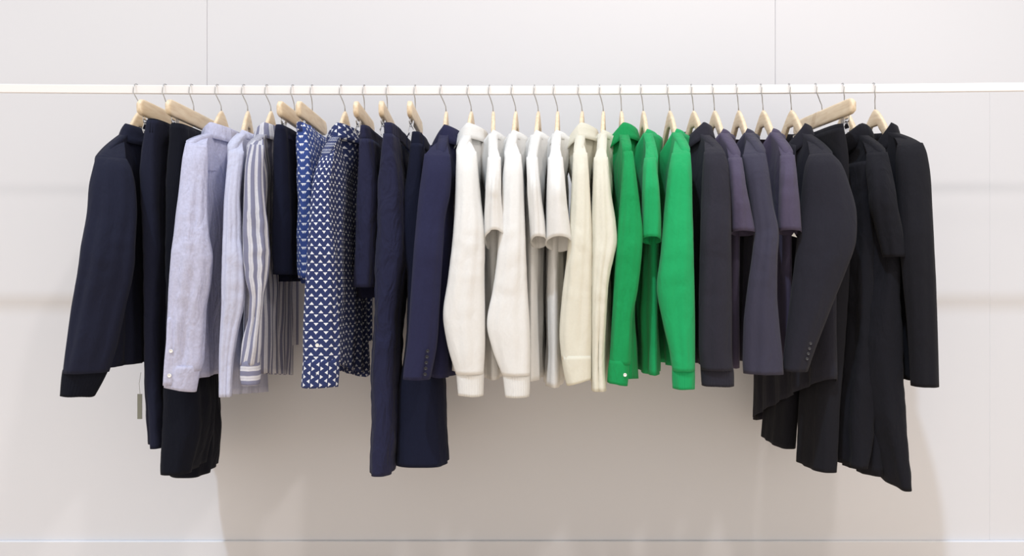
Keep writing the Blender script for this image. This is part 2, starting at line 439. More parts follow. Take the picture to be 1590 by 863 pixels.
def cuff_slant(o, dz_right):
    """tilt the lower hem of a cuff so that one side hangs lower"""
    vs = o.data.vertices; x0 = min(v.co.x for v in vs); x1 = max(v.co.x for v in vs); z0 = min(v.co.z for v in vs); z1 = max(v.co.z for v in vs)
    for v in vs: v.co.z += dz_right*((v.co.x-x0)/(x1-x0)-.5)*((z1-v.co.z)/(z1-z0))

def body(par, F, mat, hw=.21, vsh=.24, vneck=.115, hem=(.85, .85), hwh=.23, T=.030, nh=.062, scoopF=.05, scoopB=.012, lean=0.0, leanw=0.0, seed=0, folds=.006, nfold=5, opening=False, nw=.038, name='body'):
    NC, NR = 46, 46; faces = []; verts = []; uvs = []
    for side in (1, -1):
        for i in range(NC+1):
            s = math.cos(math.pi*(1-i/NC)); s = .5*s + .5*(-1+2*i/NC); u0 = s*hw
            au = abs(u0)
            if au < nh:
                top = vneck + (scoopF if side < 0 else scoopB)*math.sqrt(max(0, 1-(au/nh)**2))
            else:
                q = (au-nh)/(hw-nh); top = vneck + (vsh-vneck)*(.80*q + .20*q**4)
            hm = hem[1] + (hem[0]-hem[1])*(s+1)/2
            for j in range(NR+1):
                t = (j/NR)**1.1; v = top + (hm-top)*t
                wid = hw + (hwh-hw)*(v-vneck)/(hm-vneck); u = s*wid
                prof = max(0, 1-abs(s)**3.5)**.5
                d = v-top
                t0 = nw*math.sqrt(max(0, 1-(au/nh)**2)) if au < nh else .0
                k = min(1, d/.14); k = k*k*(3-2*k)
                th = (t0*(1-k) + T*k*prof) + (.013*(1-k)*min(1, prof*2))
                ripple = folds*t*math.sin(nfold*math.pi*s + seed + 1.5*t) + folds*.5*t*math.sin((nfold*2.3)*math.pi*s - seed*2)
                ripple += .010*N3((u, seed, v), (7, 1, 5), seed)*min(1, d/.1)
                w = side*th + ripple*(1-abs(s)**6) + side*.005*N3((u, 3*side, v), (16, 1, 9), seed+2)*prof*min(1, d/.05)
                w += leanw*t
                verts.append(F(u + lean*t, w, v)); uvs.append((u*side+.5, v))
    n = (NR+1)
    fu = []
    for sd in (0, 1):
        off = sd*(NC+1)*n
        for i in range(NC):
            for j in range(NR):
                a = off+i*n+j; q = (a, a+1, a+n+1, a+n)
                if sd == 1: q = q[::-1]
                faces.append(q); fu.append(tuple(uvs[x] for x in q))
    # sew the side seams
    off = (NC+1)*n
    for i in (0, NC):
        for j in range(NR):
            a = i*n+j; b_ = off+i*n+j; q = (a, b_, b_+1, a+1)
            if i == NC: q = q[::-1]
            faces.append(q); fu.append(tuple(uvs[x] for x in q))
    # sew the shoulder seams
    for i in range(NC):
        a, a2 = i*n, (i+1)*n
        s_a = abs(verts[a][0])  # noqa
        ua = abs(.5*math.cos(math.pi*(1-i/NC)) + .5*(-1+2*i/NC))*hw; ub = abs(.5*math.cos(math.pi*(1-(i+1)/NC)) + .5*(-1+2*(i+1)/NC))*hw
        if min(ua, ub) > nh*.98:
            q = (a, a2, off+a2, off+a); faces.append(q); fu.append(tuple(uvs[x] for x in q))
    o = mesh_obj(name, verts, faces, mat, par, fu, solid=.0018)
    o.modifiers['thickness'].offset = 0
    return o

def neck_ring(par, F, mat, vneck, nh=.062, nw=.036, scoopF=.05, scoopB=.012, profile=None, name='neckband', seed=0, thick=.0022, gap=0):
    """profile: (outward, up) pairs swept round the neck opening. gap opens the ring at the front."""
    if profile is None: profile = [(.004, -.012), (.003, -.004), (0, .004), (-.004, .008)]
    rings = []; NS = 48
    span = 2*math.pi - gap
    for k in range(NS+1):
        th = math.pi*1.5 + gap/2 + span*k/NS; ca, sa = math.cos(th), math.sin(th)
        u, w = nh*ca, nw*sa; v = vneck + (scoopB if sa > 0 else scoopF)*abs(sa)
        nn = Vector((ca/nh, sa/nw, 0)).normalized()
        rings.append([F(u + o_*nn.x, w + o_*nn.y + .002*N3((ca*2, sa*2, up*30), (1, 1, 1), seed), v - up) for o_, up in profile])
    return rings_mesh(name, rings, mat, par, closed=False, solid=thick)
COLLAR = [(.000, -.012), (.001, .012), (.002, .028), (.006, .034), (.012, .030), (.016, .016), (.021, -.002), (.026, -.016)]
BLAZER = [(.000, -.012), (.001, .010), (.002, .024), (.006, .028), (.012, .024), (.017, .006), (.022, -.014), (.027, -.030)]
HOOD = [(.000, -.012), (.004, .010), (.010, .022), (.018, .024), (.026, .016), (.032, .000), (.034, -.02), (.028, -.036), (.018, -.044)]
RIB = [(.005, -.014), (.004, -.006), (.001, .004), (-.003, .010), (-.004, .010)]

def slab(par, rows, un, uf, mat, dxf=0.0, seed=0, folds=.004, name='leg', cap=False, solid=.0022, xbase=None, wr=.004, nf=6, edge=.9, dzf=0.0):
    """a flat hanging piece: rows (py, left px, right px) trace its near edge at depth -un; it runs back to -uf."""
    rr = hermite([(-PZ(py, -un), PX(xl, -un), PX(xr, -un)) for py, xl, xr in rows], step=.012)
    rings = []; NS = 56; z_a, z_b = rr[0][0], rr[-1][0]
    for (mz, xl, xr) in rr:
        t = (mz-z_a)/max(1e-6, z_b-z_a); cx = (xl+xr)/2; b = (xr-xl)/2; ring = []
        A = Vector((cx, -un, -mz)); B = Vector((cx+dxf, -uf, -mz + dzf*t)); a = (un-uf)/2; mid = (A+B)/2; ax = (A-B)/2; sd = Vector((1, 0, 0))
        for k in range(NS):
            th = 2*math.pi*k/NS; ca, sa = math.cos(th), math.sin(th)
            c2 = math.copysign(abs(ca)**.7, ca); s2 = math.copysign(abs(sa)**.55, sa)
            p = mid + ax*c2 + sd*(b*s2)
            f = folds*(.25+.75*t)*math.sin(nf*c2*1.6 + seed + 2*t) + wr*1.5*N3(p, (10, 12, 6), seed+3*(sa > 0)) + wr*.7*N3(p, (25, 25, 30), seed)
            ring.append(p + sd*f*edge*(1-.6*abs(ca)**4))
        rings.append(ring)
    return rings_mesh(name, rings, mat, par, cap0=cap, solid=solid)

def band(par, F, mat, un, uf, xl, xr, py0, py1, dxf, name='waistband'):
    return slab(par, [(py0, xl, xr), ((py0+py1)/2, xl-.3, xr+.3), (py1, xl-.6, xr+.6)], un, uf, mat, dxf=dxf, folds=.0005, wr=.002, name=name, solid=.003)

def button(par, px, py, Y, mat, r=.005):
    c = Vector((PX(px, Y), Y, PZ(py, Y))); prof = [(0, -.0002), (r*.55, -.0002), (r*.62, -.0012), (r*.9, -.0014), (r, -.0005), (r, .001)]
    rings = [[c + Vector((q*math.cos(a*math.pi/8), y, q*math.sin(a*math.pi/8))) for a in range(16)] for q, y in prof[1:]]
    return rings_mesh('button', rings, mat, par, cap0=True)

def solve_yaw(cx, spx, u):
    best = 0; e = 9
    for i in range(-60, 61):
        y = i*.01; X = cx + u*math.sin(y); Y = -u*math.cos(y); d = abs(X*FPX/(D+Y)+W/2 - spx)
        if d < e: e, best = d, y
    return best

def top(kind, hx, sh, hempy, rows, mat, label, cat, hlabel, cuffrows=None, cuffmat=None, neck='rib', off=.012, hw=.212, hwh=.235, vneck=.148, bodymat=None, seed=0,
        hemfar=None, T=.028, b=.026, Y1=-.262, sleevemat=None, scoopF=.05, folds=.006, nf=5, leanw=0, lean=0.0, yaw=None, nh=.076, far=True, neckmat=None, farlen=None, cuffb=.024, rib=.0009, sfold=.0028, tilt=0, nwk=.038, dv=0, hgroup='wooden coat hangers on the rail', Y0=-.2, group=None, wr=.004):
    cx = PX(hx, 0) + off
    if yaw is None: yaw = solve_yaw(cx, sh[0], hw)
    zr0 = rail_z(cx)
    F, ht = hanger_top(hx, yaw, hlabel, None, half=min(.185, hw-.028), cxo=off, vneck=vneck, vsh=zr0 - PZ(sh[1], -hw*math.cos(yaw)), hw=hw, nh=nh)
    t = thing(kind, (cx, 0, F.zr-vneck), label, cat, group)
    vsh = F.zr - PZ(sh[1], -hw*math.cos(yaw)); vh = F.zr - PZ(hempy, -hwh*math.cos(yaw))
    vf = vh if hemfar is None else F.zr - PZ(hemfar, hwh*math.cos(yaw))
    body(t, F, bodymat or mat, hw=hw, vsh=vsh, vneck=vneck, hem=(vh, vf), hwh=hwh, T=T, nh=nh, scoopF=scoopF, seed=seed, folds=folds, leanw=leanw, lean=lean, nw=nwk)
    if rows:
        rows = [r for r in rows if r[0] >= sh[1]-6] if len(rows) > 3 else rows
        sleeve(t, rows, sleevemat or mat, seed=seed+1, b=b, Y1=Y1, Y0=Y0, nf=nf, folds=sfold, wr=wr, neckpt=F(.095, 0, vneck+(vsh-vneck)*.8*(.095-nh)/(hw-nh)+.012), damp=bool(cuffrows), tilt=tilt)
    if far:                                                   # the sleeve on the wall side
        L = (PZ(rows[0][0], -.2)-PZ(rows[-1][0], -.26)) if rows else .5
        rr = []; 
        for q, (a, bb) in enumerate(((.012, .012), (.030, .020), (.034, .022), (.032, .022))):
            rr.append((vsh-.004 + (0, .04, .3, 1)[q]*L*.97, a, bb))
        rr = hermite(rr, step=.02); rings = []
        for v, a, bb in rr:
            rings.append([F(-(hw-.004+.016*min(1, (v-vsh)*6)) + a*.7*math.cos(k*math.pi/12), bb*math.sin(k*math.pi/12)*1.25 + leanw*min(1, (v-vsh)/.5), v) for k in range(24)])
        rings_mesh('sleeve', rings, sleevemat or mat, t, cap0=True, solid=.002)
    if cuffrows: 
        c = cuff(t, cuffrows, cuffmat or mat, Y=Y1, b=(b+.0015 if rib == 0 else cuffb), seed=seed, rib=rib)
        t['_c'] = 0; del t['_c']
    else: c = None
    nm = neckmat or mat
    if neck == 'rib': neck_ring(t, F, nm, vneck, nw=nwk, nh=nh, scoopF=scoopF, profile=RIB, seed=seed)
    elif neck == 'collar': neck_ring(t, F, nm, vneck, nw=nwk, nh=nh*.95, scoopF=scoopF, profile=COLLAR, name='collar', seed=seed, gap=.35)
    elif neck == 'blazer': neck_ring(t, F, nm, vneck, nw=nwk, nh=nh*.95, scoopF=scoopF+.02, profile=BLAZER, name='collar', seed=seed, gap=.9)
    elif neck == 'hood': neck_ring(t, F, nm, vneck, nw=nwk, nh=nh, scoopF=scoopF, profile=HOOD, name='hood', seed=seed, gap=.2, thick=.006)
    return F, t, c, vsh

def stitch(t, F, mat, us, vs, side, name='seam', w0=.0, r=.0009):
    pass

def lapel(t, F, mat, vneck, T, side=-1, length=.30, wide=.075, seed=0):
    for s in (1, -1):
        rings = []; N = 20
        for i in range(N+1):
            q = i/N; v = vneck + .03 + length*q
            inner = .052*(1-q)**.9 + .004; outer = inner + wide*math.sin(math.pi*min(1, q*.9+.12))**.8*(1-q*.55)
            ring = []
            for k in range(7):
                e = k/6; u = s*(inner + (outer-inner)*e)
                w = side*(.030 + T*.62*min(1, q*2+.2) + .006*math.sin(math.pi*e) )
                ring.append(F(u, w, v + .012*e))
            rings.append(ring)
        rings_mesh('lapel', rings, mat, t, closed=False, solid=.003)

# ------------------------------------------------------------------ the garments, left to right
# 1 navy bomber jacket
F, t, c, v = top('bomber_jacket', 212, (150, 252), 573,
    [(246, 150, 196), (262, 146, 204), (290, 140, 210), (330, 137, 212), (400, 125, 209), (480, 112, 194), (540, 104, 181), (578, 99, 169)],
    M['ink'], 'dark navy bomber jacket with ribbed cuffs, leftmost garment on the rail', 'jacket',
    'wooden hanger holding the leftmost dark navy jacket', [(574, 99, 168), (590, 97, 160), (615, 95, 146)], M['ink2'], neck='blazer', hwh=.225, T=.035, b=.034, seed=1, hw=.215, lean=0, far=True, sfold=.006)
cuff_slant(c, -.006)
# 2 navy trousers
F, ht = hanger_clip(257, -.01, 'wooden clip hanger holding the leftmost navy trousers, its bar slanting away', None)
t = thing('trousers', (F.cx, 0, F.zr-.14), 'dark navy trousers beside the leftmost jacket, with wrinkled waist and ragged hem', 'trousers')
slab(t, [(184, 224, 246), (196, 221, 246), (206, 220, 245.5)], .178, -.178, M['ink2'], dxf=-.01, seed=3, name='waistband', folds=.0008, wr=.001)
slab(t, [(186, 222, 246), (210, 218, 244), (260, 212, 242), (320, 213, 243), (380, 215, 244), (440, 217, 244), (560, 219, 243), (640, 226, 245), (697, 230, 246)], .178, .01, M['ink'], dxf=-.004, seed=5, folds=.003)
slab(t, [(204.2, 266.3, 285.8), (226.4, 262.6, 283.9), (272.7, 257.1, 282.1), (328.3, 258.0, 283.0), (383.8, 259.9, 283.9), (439.4, 261.7, 283.9), (560, 219, 243), (640, 223, 243), (690, 227, 243)], 0.012, -.17, M['ink'], dxf=-.004, seed=8, folds=.003)
# its hang tag
tg = thing('price_tag', (PX(217, -.17), -.17, PZ(608, -.17)), 'small grey paper tag dangling beside the leftmost navy trousers', 'tag')
v_, f_ = [], []; box_data(v_, f_, (PX(217, -.17), -.17, PZ(631, -.17)), (.0065, .0012, .036)); mesh_obj('card', v_, f_, M['tag'], tg, smooth=False)
tube('string', [(PX(219, -.17), -.17, PZ(578, -.17)), (PX(216.5, -.17), -.172, PZ(595, -.17)), (PX(217.5, -.17), -.17, PZ(613, -.17))], .0006, M['tag'], tg, seg=6)
# 3 black wide trousers
F, ht = hanger_clip(298, -.02, 'wooden clip hanger holding the wide black trousers beside the lavender shirt', None, cxo=.006)
t = thing('trousers', (F.cx, 0, F.zr-.14), 'wide inky black trousers hanging between the leftmost navy trousers and lavender shirt', 'trousers')
slab(t, [(191, 259, 285), (202, 257, 285), (213, 256, 286)], .178, -.19, M['ink2'], dxf=.0, seed=11, name='waistband', folds=.0008, wr=.001)
slab(t, [(193, 258, 286), (240, 254, 288), (300, 249, 292), (380, 249, 292), (440, 250, 295), (560, 246, 300), (650, 243, 304), (738, 242, 288)], .2, .0, M['ink2'], dxf=-.01, seed=12, folds=.006)
slab(t, [(212.9, 304.6, 327.5), (256.0, 300.9, 329.3), (311.0, 296.3, 333.0), (384.3, 296.3, 333.0), (439.3, 297.2, 335.8), (560, 252, 308), (680, 256, 316), (742, 258, 310)], 0.012, -.2, M['ink2'], dxf=-.01, seed=15, folds=.006)
# 4 lavender chambray shirt
F, t, c, v = top('button_shirt', 338, (292, 222), 590,
    [(212, 294, 318), (224, 289, 321), (250, 284, 322), (300, 279, 321), (360, 272, 324), (400, 267, 330), (440, 264, 327), (480, 262, 320), (520, 260, 318), (560, 259, 316), (576, 259, 311)],
    M['lavender'], 'lavender chambray shirt with pointed collar and two white cuff buttons', 'shirt',
    'wooden hanger under the collar of the lavender chambray shirt', [(568, 259, 312), (585, 257, 308), (605, 256, 304)], neck='collar', seed=21, hwh=.235, b=.022, T=.03, scoopF=.04, sfold=.005, rib=0, wr=.007)
cuff_slant(c, -.016)
sleeve(t, [(495, 261, 275), (520, 260, 274), (565, 256, 272), (598, 254, 269)], M['lavender'], Y0=-.288, Y1=-.290, b=.004, folds=.0004, seed=3, name='cuff_placket', wr=.001)
button(t, 265.5, 545, -.297, M['button_white'], .0052); button(t, 263, 583, -.297, M['button_white'], .0055)
tube('yoke_seam', [F(u, .0315+.001*math.sin(u*30), .255+.02*(abs(u)/.2)) for u in [i*.01-.17 for i in range(35)]], .0011, M['lavender'], t, seg=6)
# 5 pale shirt
F, t, c, v = top('collarless_shirt', 379, (359, 230), 612,
    [(222, 359, 376), (235, 356, 378), (300, 350, 372), (350, 348, 375), (400, 346, 379), (440, 345, 381), (470, 345, 379), (510, 343, 370), (560, 341, 362), (590, 341, 360), (615, 341, 359)],
    M['pale'], 'pale blue grey collarless shirt between the lavender and striped shirts', 'shirt',
    'wooden hanger showing at the round neck of the pale collarless shirt', neck='rib', seed=31, hemfar=608, hwh=.232, hw=.2, b=.02, T=.024, scoopF=.05, sfold=.005, wr=.006)
tube('yoke_seam', [F(u, .0285, .255+.02*(abs(u)/.2)) for u in [i*.01-.17 for i in range(35)]], .0011, M['pale'], t, seg=6)
# 6 striped shirt
F, t, c, v = top('striped_shirt', 415, (388, 230), 578,
    [(212, 390, 408), (226, 387, 410), (260, 382, 408), (320, 379, 411), (360, 378, 416), (400, 379, 419), (430, 383, 416), (460, 390, 409), (490, 388, 407), (530, 378, 406), (566, 374, 402)],
    M['stripe'], 'blue and white striped shirt beside the navy shorts', 'shirt',
    'wooden hanger under the striped shirt collar', [(560, 375, 402), (580, 374, 404), (597, 376, 402)], M['band'], neck='collar', seed=41, hwh=.235, hw=.205, b=.02, T=.024, scoopF=.04, sfold=.007, neckmat=M['band'], rib=0, wr=.008, nf=4, hemfar=582)
# 7 navy shorts
F, ht = hanger_clip(455, .0, 'wooden clip hanger holding the navy shorts beside the striped shirt', None, half=.16, cxo=.005)
t = thing('shorts', (F.cx, 0, F.zr-.14), 'dark navy shorts with gathered waist next to the striped shirt', 'shorts')
slab(t, [(193, 425, 441), (203, 424, 441), (212, 423, 442)], .164, -.164, M['navy'], dxf=-.002, seed=43, name='waistband', folds=.0008, wr=.003)
slab(t, [(194, 425, 441), (215, 422, 442), (250, 420, 443), (300, 420, 444), (380, 419, 446), (426, 420, 448)], .17, .005, M['navydk'], seed=44, folds=.004)
slab(t, [(210.8, 453.1, 465.1), (230.3, 450.3, 466.1), (262.9, 448.4, 467.0), (309.3, 448.4, 467.9), (380, 425, 450), (437, 426, 452)], 0.012, -.17, M['navydk'], seed=46, folds=.004)
# 8 printed shorts
F, ht = hanger_clip(485, .0, 'wooden clip hanger holding the triangle print shorts', None, half=.16, cxo=.0)
t = thing('printed_shorts', (F.cx, 0, F.zr-.14), 'bright blue shorts with small white triangle print', 'shorts')
slab(t, [(189, 458, 472), (198, 458, 474), (204, 457.5, 475)], .167, -.167, M['printt'], dxf=-.004, seed=53, name='waistband', folds=.002, wr=.003)
slab(t, [(191, 458, 474), (215, 457, 480), (250, 457, 484), (300, 458, 486), (390, 459, 487), (432, 462, 486)], .165, .005, M['printb'], seed=54, folds=.006)
slab(t, [(207.5, 483.0, 495.1), (229.9, 482.1, 500.7), (262.5, 482.1, 504.4), (309.0, 483.0, 506.3), (390, 462, 486), (440, 464, 486)], 0.012, -.165, M['printb'], seed=56, folds=.006)
# 9 printed shirt
F, t, c, v = top('printed_shirt', 530, (504, 245), 560,
    [(226, 506, 520), (245, 498, 518), (280, 487, 514), (320, 483, 514), (400, 478, 520), (460, 474, 523), (520, 472, 527), (562, 472, 528)],
    M['print'], 'navy shirt with small white triangle print and two white cuff buttons', 'shirt',
    'wooden hanger under the collar of the triangle print shirt', [(558, 472, 527), (575, 471, 526), (600, 469, 524)], M['printt'], neck='collar', seed=61, hw=.2, hwh=.235, b=.024, T=.03, scoopF=.04, neckmat=M['print'], rib=0, hemfar=585, Y1=-.265)
button(t, 492.5, 536, -.293, M['button_white'], .0052); button(t, 489, 580, -.293, M['button_white'], .0062)
# 10 navy shorts
F, ht = hanger_clip(566, .03, 'wooden clip hanger holding the navy shorts beside the triangle print shirt', None, half=.16, cxo=.0)
t = thing('shorts', (F.cx, 0, F.zr-.14), 'navy shorts between the triangle print shirt and long navy trousers', 'shorts')
slab(t, [(194, 557, 571), (205, 556, 572), (218, 555, 574)], .164, -.155, M['navy'], dxf=.008, seed=63, name='waistband', folds=.0008, wr=.003)
slab(t, [(215, 556, 577), (250, 553, 580), (300, 551, 583), (400, 549, 578), (446, 548, 577)], .17, .005, M['navy'], seed=64, folds=.004)
slab(t, [(230.3, 574.8, 591.5), (262.9, 572.0, 594.3), (309.3, 570.1, 597.1), (400, 552, 588), (462, 552, 590)], 0.012, -.17, M['navy'], seed=66, folds=.004)
# 11 long navy trousers
F, ht = hanger_clip(602, .05, 'wooden clip hanger holding the long navy trousers with ruched side', None, half=.165, cxo=-.001)
t = thing('trousers', (F.cx, 0, F.zr-.14), 'long slim navy trousers with puckered side seam and narrow hem', 'trousers')
slab(t, [(190, 593, 611), (200, 592.5, 611.5), (211, 592, 612)], .18, -.165, M['navy'], dxf=.012, seed=73, name='waistband', folds=.0008, wr=.002)
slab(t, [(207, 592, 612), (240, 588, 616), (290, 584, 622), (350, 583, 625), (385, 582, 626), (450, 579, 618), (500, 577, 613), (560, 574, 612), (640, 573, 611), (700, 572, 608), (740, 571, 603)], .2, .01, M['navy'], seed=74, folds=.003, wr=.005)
slab(t, [(225.7, 610.8, 626.3), (256.0, 607.1, 630.0), (301.8, 603.4, 635.5), (356.8, 602.5, 638.2), (388.9, 601.6, 639.2), (450, 590, 622), (500, 590, 617), (560, 588, 612), (720, 590, 611)], 0.012, -.17, M['navydk'], seed=76, folds=.004)  # far leg: same cloth as the near one, its shade put in as darker navy
v_, f_ = [], []
# 12 wide dark trousers
F, ht = hanger_clip(645, .02, 'wooden clip hanger with stacked clips seen end on above dark flared trousers', None, half=.165, cxo=.0)
t = thing('trousers', (F.cx, 0, F.zr-.14), 'dark navy flared trousers with belt loops and wide straight hems', 'trousers')
slab(t, [(204, 637, 653), (214, 635, 655), (228, 633, 657)], .165, -.165, M['navydk'], dxf=.002, seed=83, name='waistband', folds=.0005, wr=.002)
slab(t, [(222, 635, 655), (260, 630, 659), (320, 623, 663), (380, 620, 666), (430, 630, 670), (500, 629, 676), (560, 624, 682), (610, 616, 686), (660, 614, 688), (726, 612, 691)], .17, .005, M['navydk'], seed=84, folds=.003, wr=.002)
slab(t, [(239, 648.0, 663.6), (274, 644, 668), (329, 640, 670), (384, 638, 674), (450, 634, 674), (520, 634, 672), (600, 626, 676), (700, 622, 684)], 0.012, -.17, M['navydk'], dxf=.002, seed=86, folds=.003, wr=.002)
for sgn, px in ((-1, 634), (1, 655.5)):
    Yb = -.15; x = PX(px, Yb)
    tube('belt_loop', [(x + sgn*q, Yb, PZ(p, Yb)) for q, p in ((-.003, 206), (.003, 212), (.004, 220), (.003, 228), (-.002, 233))], .0016, M['navydk'], t, seg=6)
# 13 navy blazer
F, t, c, v = top('blazer', 685, (662, 240), 587,
    [(222, 668, 694), (240, 660, 698), (270, 656, 700), (300, 652, 698), (340, 648, 690), (400, 643, 686), (470, 638, 682), (530, 634, 678), (575, 628, 670), (588, 627, 667)],
    M['navybl'], 'navy blazer with dark cuff buttons hanging next to the white garments', 'blazer',
    'wooden hanger above the navy blazer beside the white garments', neck='blazer', seed=91, hw=.2, hwh=.225, b=.032, T=.040, scoopF=.05, wr=.002, sfold=.002, off=.016, yaw=.0)
for q in range(5): button(t, 664-1.0*q, 545+9*q, -.299+.000*q, M['button_dark'], .0048)
for sd in (-1, 1): lapel(t, F, M['navybl'], .148, .04, seed=2) if sd == -1 else None
# 14 white polo sweatshirt
F, t, c, v = top('collared_sweatshirt', 727, (714, 240), 577,
    [(215, 720, 737), (236, 710, 739), (270, 709, 742), (310, 708, 746), (370, 704, 752), (430, 697, 751), (488, 689, 752), (530, 695, 752), (580, 709, 750)],
    M['white'], 'white long sleeved sweatshirt with turned collar beside the navy blazer', 'sweatshirt',
    'wooden hanger under the collar of the leftmost white sweatshirt', [(578, 710, 750), (595, 711.5, 749.5), (614, 713, 749)], neck='collar', seed=101, hw=.2, hwh=.225, b=.03, T=.03, sfold=.003, off=.01)
tg = thing('price_tag', (PX(709, -.1), -.1, PZ(290, -.1)), 'dark grey card tag between the navy blazer and white sweatshirt', 'tag')
v_, f_ = [], []; box_data(v_, f_, (PX(705.5, -.1), -.1, PZ(305, -.1)), (.0095, .0012, .036)); mesh_obj('card', v_, f_, M['tag'], tg, smooth=False)
# 15 white tee
F, t, c, v = top('t_shirt', 760, (766, 250), 590,
    [(212, 761, 772), (245, 758, 777), (300, 755, 777), (335, 753, 781), (358, 753, 784)],
    M['white'], 'white short sleeved t-shirt between the two plain white sweatshirts', 't-shirt',
    'wooden hanger between the two plain white sweatshirts', neck='rib', seed=111, hw=.2, hwh=.225, b=.05, tilt=.055, T=.024, Y1=-.245, sfold=.003)
# 16 white sweatshirt
F, t, c, v = top('sweatshirt', 795, (790, 245), 576,
    [(212, 789, 807), (240, 786, 808), (270, 782, 811), (320, 779, 813), (400, 773, 816), (450, 766, 818), (502, 757, 821), (540, 765, 822), (582, 781, 822)],
    M['white'], 'white crew neck sweatshirt with long cuffed sleeve between two white t-shirts', 'sweatshirt',
    'wooden hanger above the white crew neck sweatshirt', [(580, 782, 821), (598, 784, 821), (616, 786, 820)], neck='rib', seed=121, hw=.2, hwh=.225, b=.03, T=.03)
# 17 white tee
F, t, c, v = top('t_shirt', 830, (826, 250), 592,
    [(215, 822, 833), (245, 818, 834), (300, 820, 839), (340, 823, 845), (368, 825, 848)],
    M['white'], 'white t-shirt with narrow drooping sleeve, immediately right of the white crew neck sweatshirt', 't-shirt',
    'wooden hanger immediately right of the white crew neck sweatshirt', neck='rib', seed=131, hw=.198, hwh=.222, b=.045, tilt=.03, T=.022, Y1=-.24, sfold=.003)
# 18 white tee with wide sleeve
F, t, c, v = top('t_shirt', 860, (862, 250), 602,
    [(212, 856, 868), (245, 852, 873), (300, 850, 878), (345, 849, 884), (368, 848, 888)],
    M['white'], 'white t-shirt with wide open sleeve next to the cream shirt', 't-shirt',
    'wooden hanger above the white t-shirt with wide open sleeve', neck='rib', seed=141, hw=.2, hwh=.225, b=.052, tilt=.04, T=.024, Y1=-.25, sfold=.002, nf=3)
# 19 cream shirt
F, t, c, v = top('button_shirt', 898, (897, 240), 585,
    [(212, 896, 908), (238, 891, 911), (280, 889, 914), (340, 886, 917), (400, 881, 918), (460, 874, 918), (520, 870, 918), (558, 873, 917)],
    M['cream'], 'cream shirt with pointed collar and broad plain cuff', 'shirt',
    'wooden hanger under the pointed cream collar', [(552, 873, 917), (572, 876, 917), (594, 881, 917)], neck='collar', seed=151, hw=.2, hwh=.232, b=.026, T=.026, rib=0)
cuff_slant(c, .022)
# 20 cream long sleeve
F, t, c, v = top('long_sleeved_shirt', 931, (934, 250), 597,
    [(212, 927, 937), (245, 923, 943), (300, 921, 948), (345, 919, 955), (372, 919, 957), (400, 919, 952), (440, 919, 944), (500, 919, 940), (560, 919, 938), (606, 920, 940)],
    M['cream'], 'cream long sleeved shirt touching the green shirt', 'shirt',
    'wooden hanger above the cream shirt beside the green shirt', neck='rib', seed=161, hw=.2, hwh=.228, b=.024, T=.026, sfold=.004)
# 21 green shirt
F, t, c, v = top('button_shirt', 963, (974, 232), 588,
    [(210, 972, 984), (236, 969, 982), (280, 966, 988), (330, 962, 994), (360, 960, 997), (400, 957, 995), (450, 954, 989), (500, 951, 980), (565, 947, 978)],
    M['greendk'], 'green shirt with turned collar and two pale cuff buttons', 'shirt',
    'wooden hanger under the green turned collar', [(560, 947, 976), (578, 945, 975), (596, 944, 973)], neck='collar', seed=171, hw=.205, hwh=.232, b=.026, T=.03, rib=0, off=.004, hemfar=585)
cuff_slant(c, -.010)
button(t, 972, 538, -.288, M['button_white'], .005); button(t, 970.5, 582, -.289, M['button_white'], .005)
button(t, 954, 261, -.05, M['button_white'], .0042)
# 22 green tee
F, t, c, v = top('t_shirt', 995, (1016, 252), 583,
    [(228, 1004, 1015), (246, 1001, 1018), (262, 999, 1019.5), (300, 998, 1023), (340, 997.5, 1025.5), (368, 997, 1026)],
    M['green'], 'green short sleeved t-shirt between the green shirt and green sweatshirt', 't-shirt',
    'wooden hanger at the open neck of the green t-shirt', neck='rib', seed=181, hw=.205, hwh=.215, b=.035, T=.024, Y1=-.235, off=.008, sfold=.003, scoopF=.085, nh=.086, nwk=.044, tilt=.02)
# 23 green sweatshirt
F, t, c, v = top('sweatshirt', 1036, (1066, 238), 574,
    [(222, 1051, 1068), (238, 1044, 1071), (270, 1038, 1073), (320, 1033, 1074), (400, 1026, 1076), (445, 1021, 1077), (500, 1030, 1078), (545, 1040, 1078), (575, 1045, 1078)],
    M['green'], 'bright green crew neck sweatshirt with long ribbed cuff', 'sweatshirt',
    'wooden hanger at the neck of the bright green sweatshirt', [(570, 1045, 1077), (585, 1045, 1077.5), (603, 1046, 1077)], neck='rib', seed=191, hw=.205, hwh=.225, b=.032, T=.03, off=.008, scoopF=.085, nh=.088, nwk=.048)
# 24 charcoal sweatshirt
F, t, c, v = top('sweatshirt', 1073, (1120, 240), 572,
    [(222, 1098, 1118), (236, 1094, 1124), (260, 1092, 1130), (300, 1090, 1133), (380, 1088, 1134), (480, 1086, 1135), (540, 1086, 1135), (574, 1089, 1137)],
    M['char'], 'charcoal sweatshirt with turned neck and long ribbed cuff beside the green sweatshirt', 'sweatshirt',
    'wooden hanger beside the bright green sweatshirt, nearest on its right', [(570, 1089, 1137), (585, 1090, 1138), (599, 1091, 1138)], neck='collar', seed=201, hw=.21, hwh=.228, b=.034, T=.03, off=.008, scoopF=.05)
# 25 plum tee
F, t, c, v = top('t_shirt', 1106, (1146, 245), 572,
    [(228, 1130, 1146), (246, 1131, 1151), (280, 1134, 1156), (320, 1136, 1164), (359, 1136, 1173)],
    M['plum'], 'plum grey t-shirt hanging left of the slate long top', 't-shirt',
    'wooden hanger above the t-shirt left of the slate top', neck='rib', seed=211, hw=.208, hwh=.19, scoopF=.07, nh=.084, nwk=.044, tilt=.012, b=.036, T=.024, Y1=-.235, off=.007, sfold=.003, bodymat=M['plum'], nf=3)
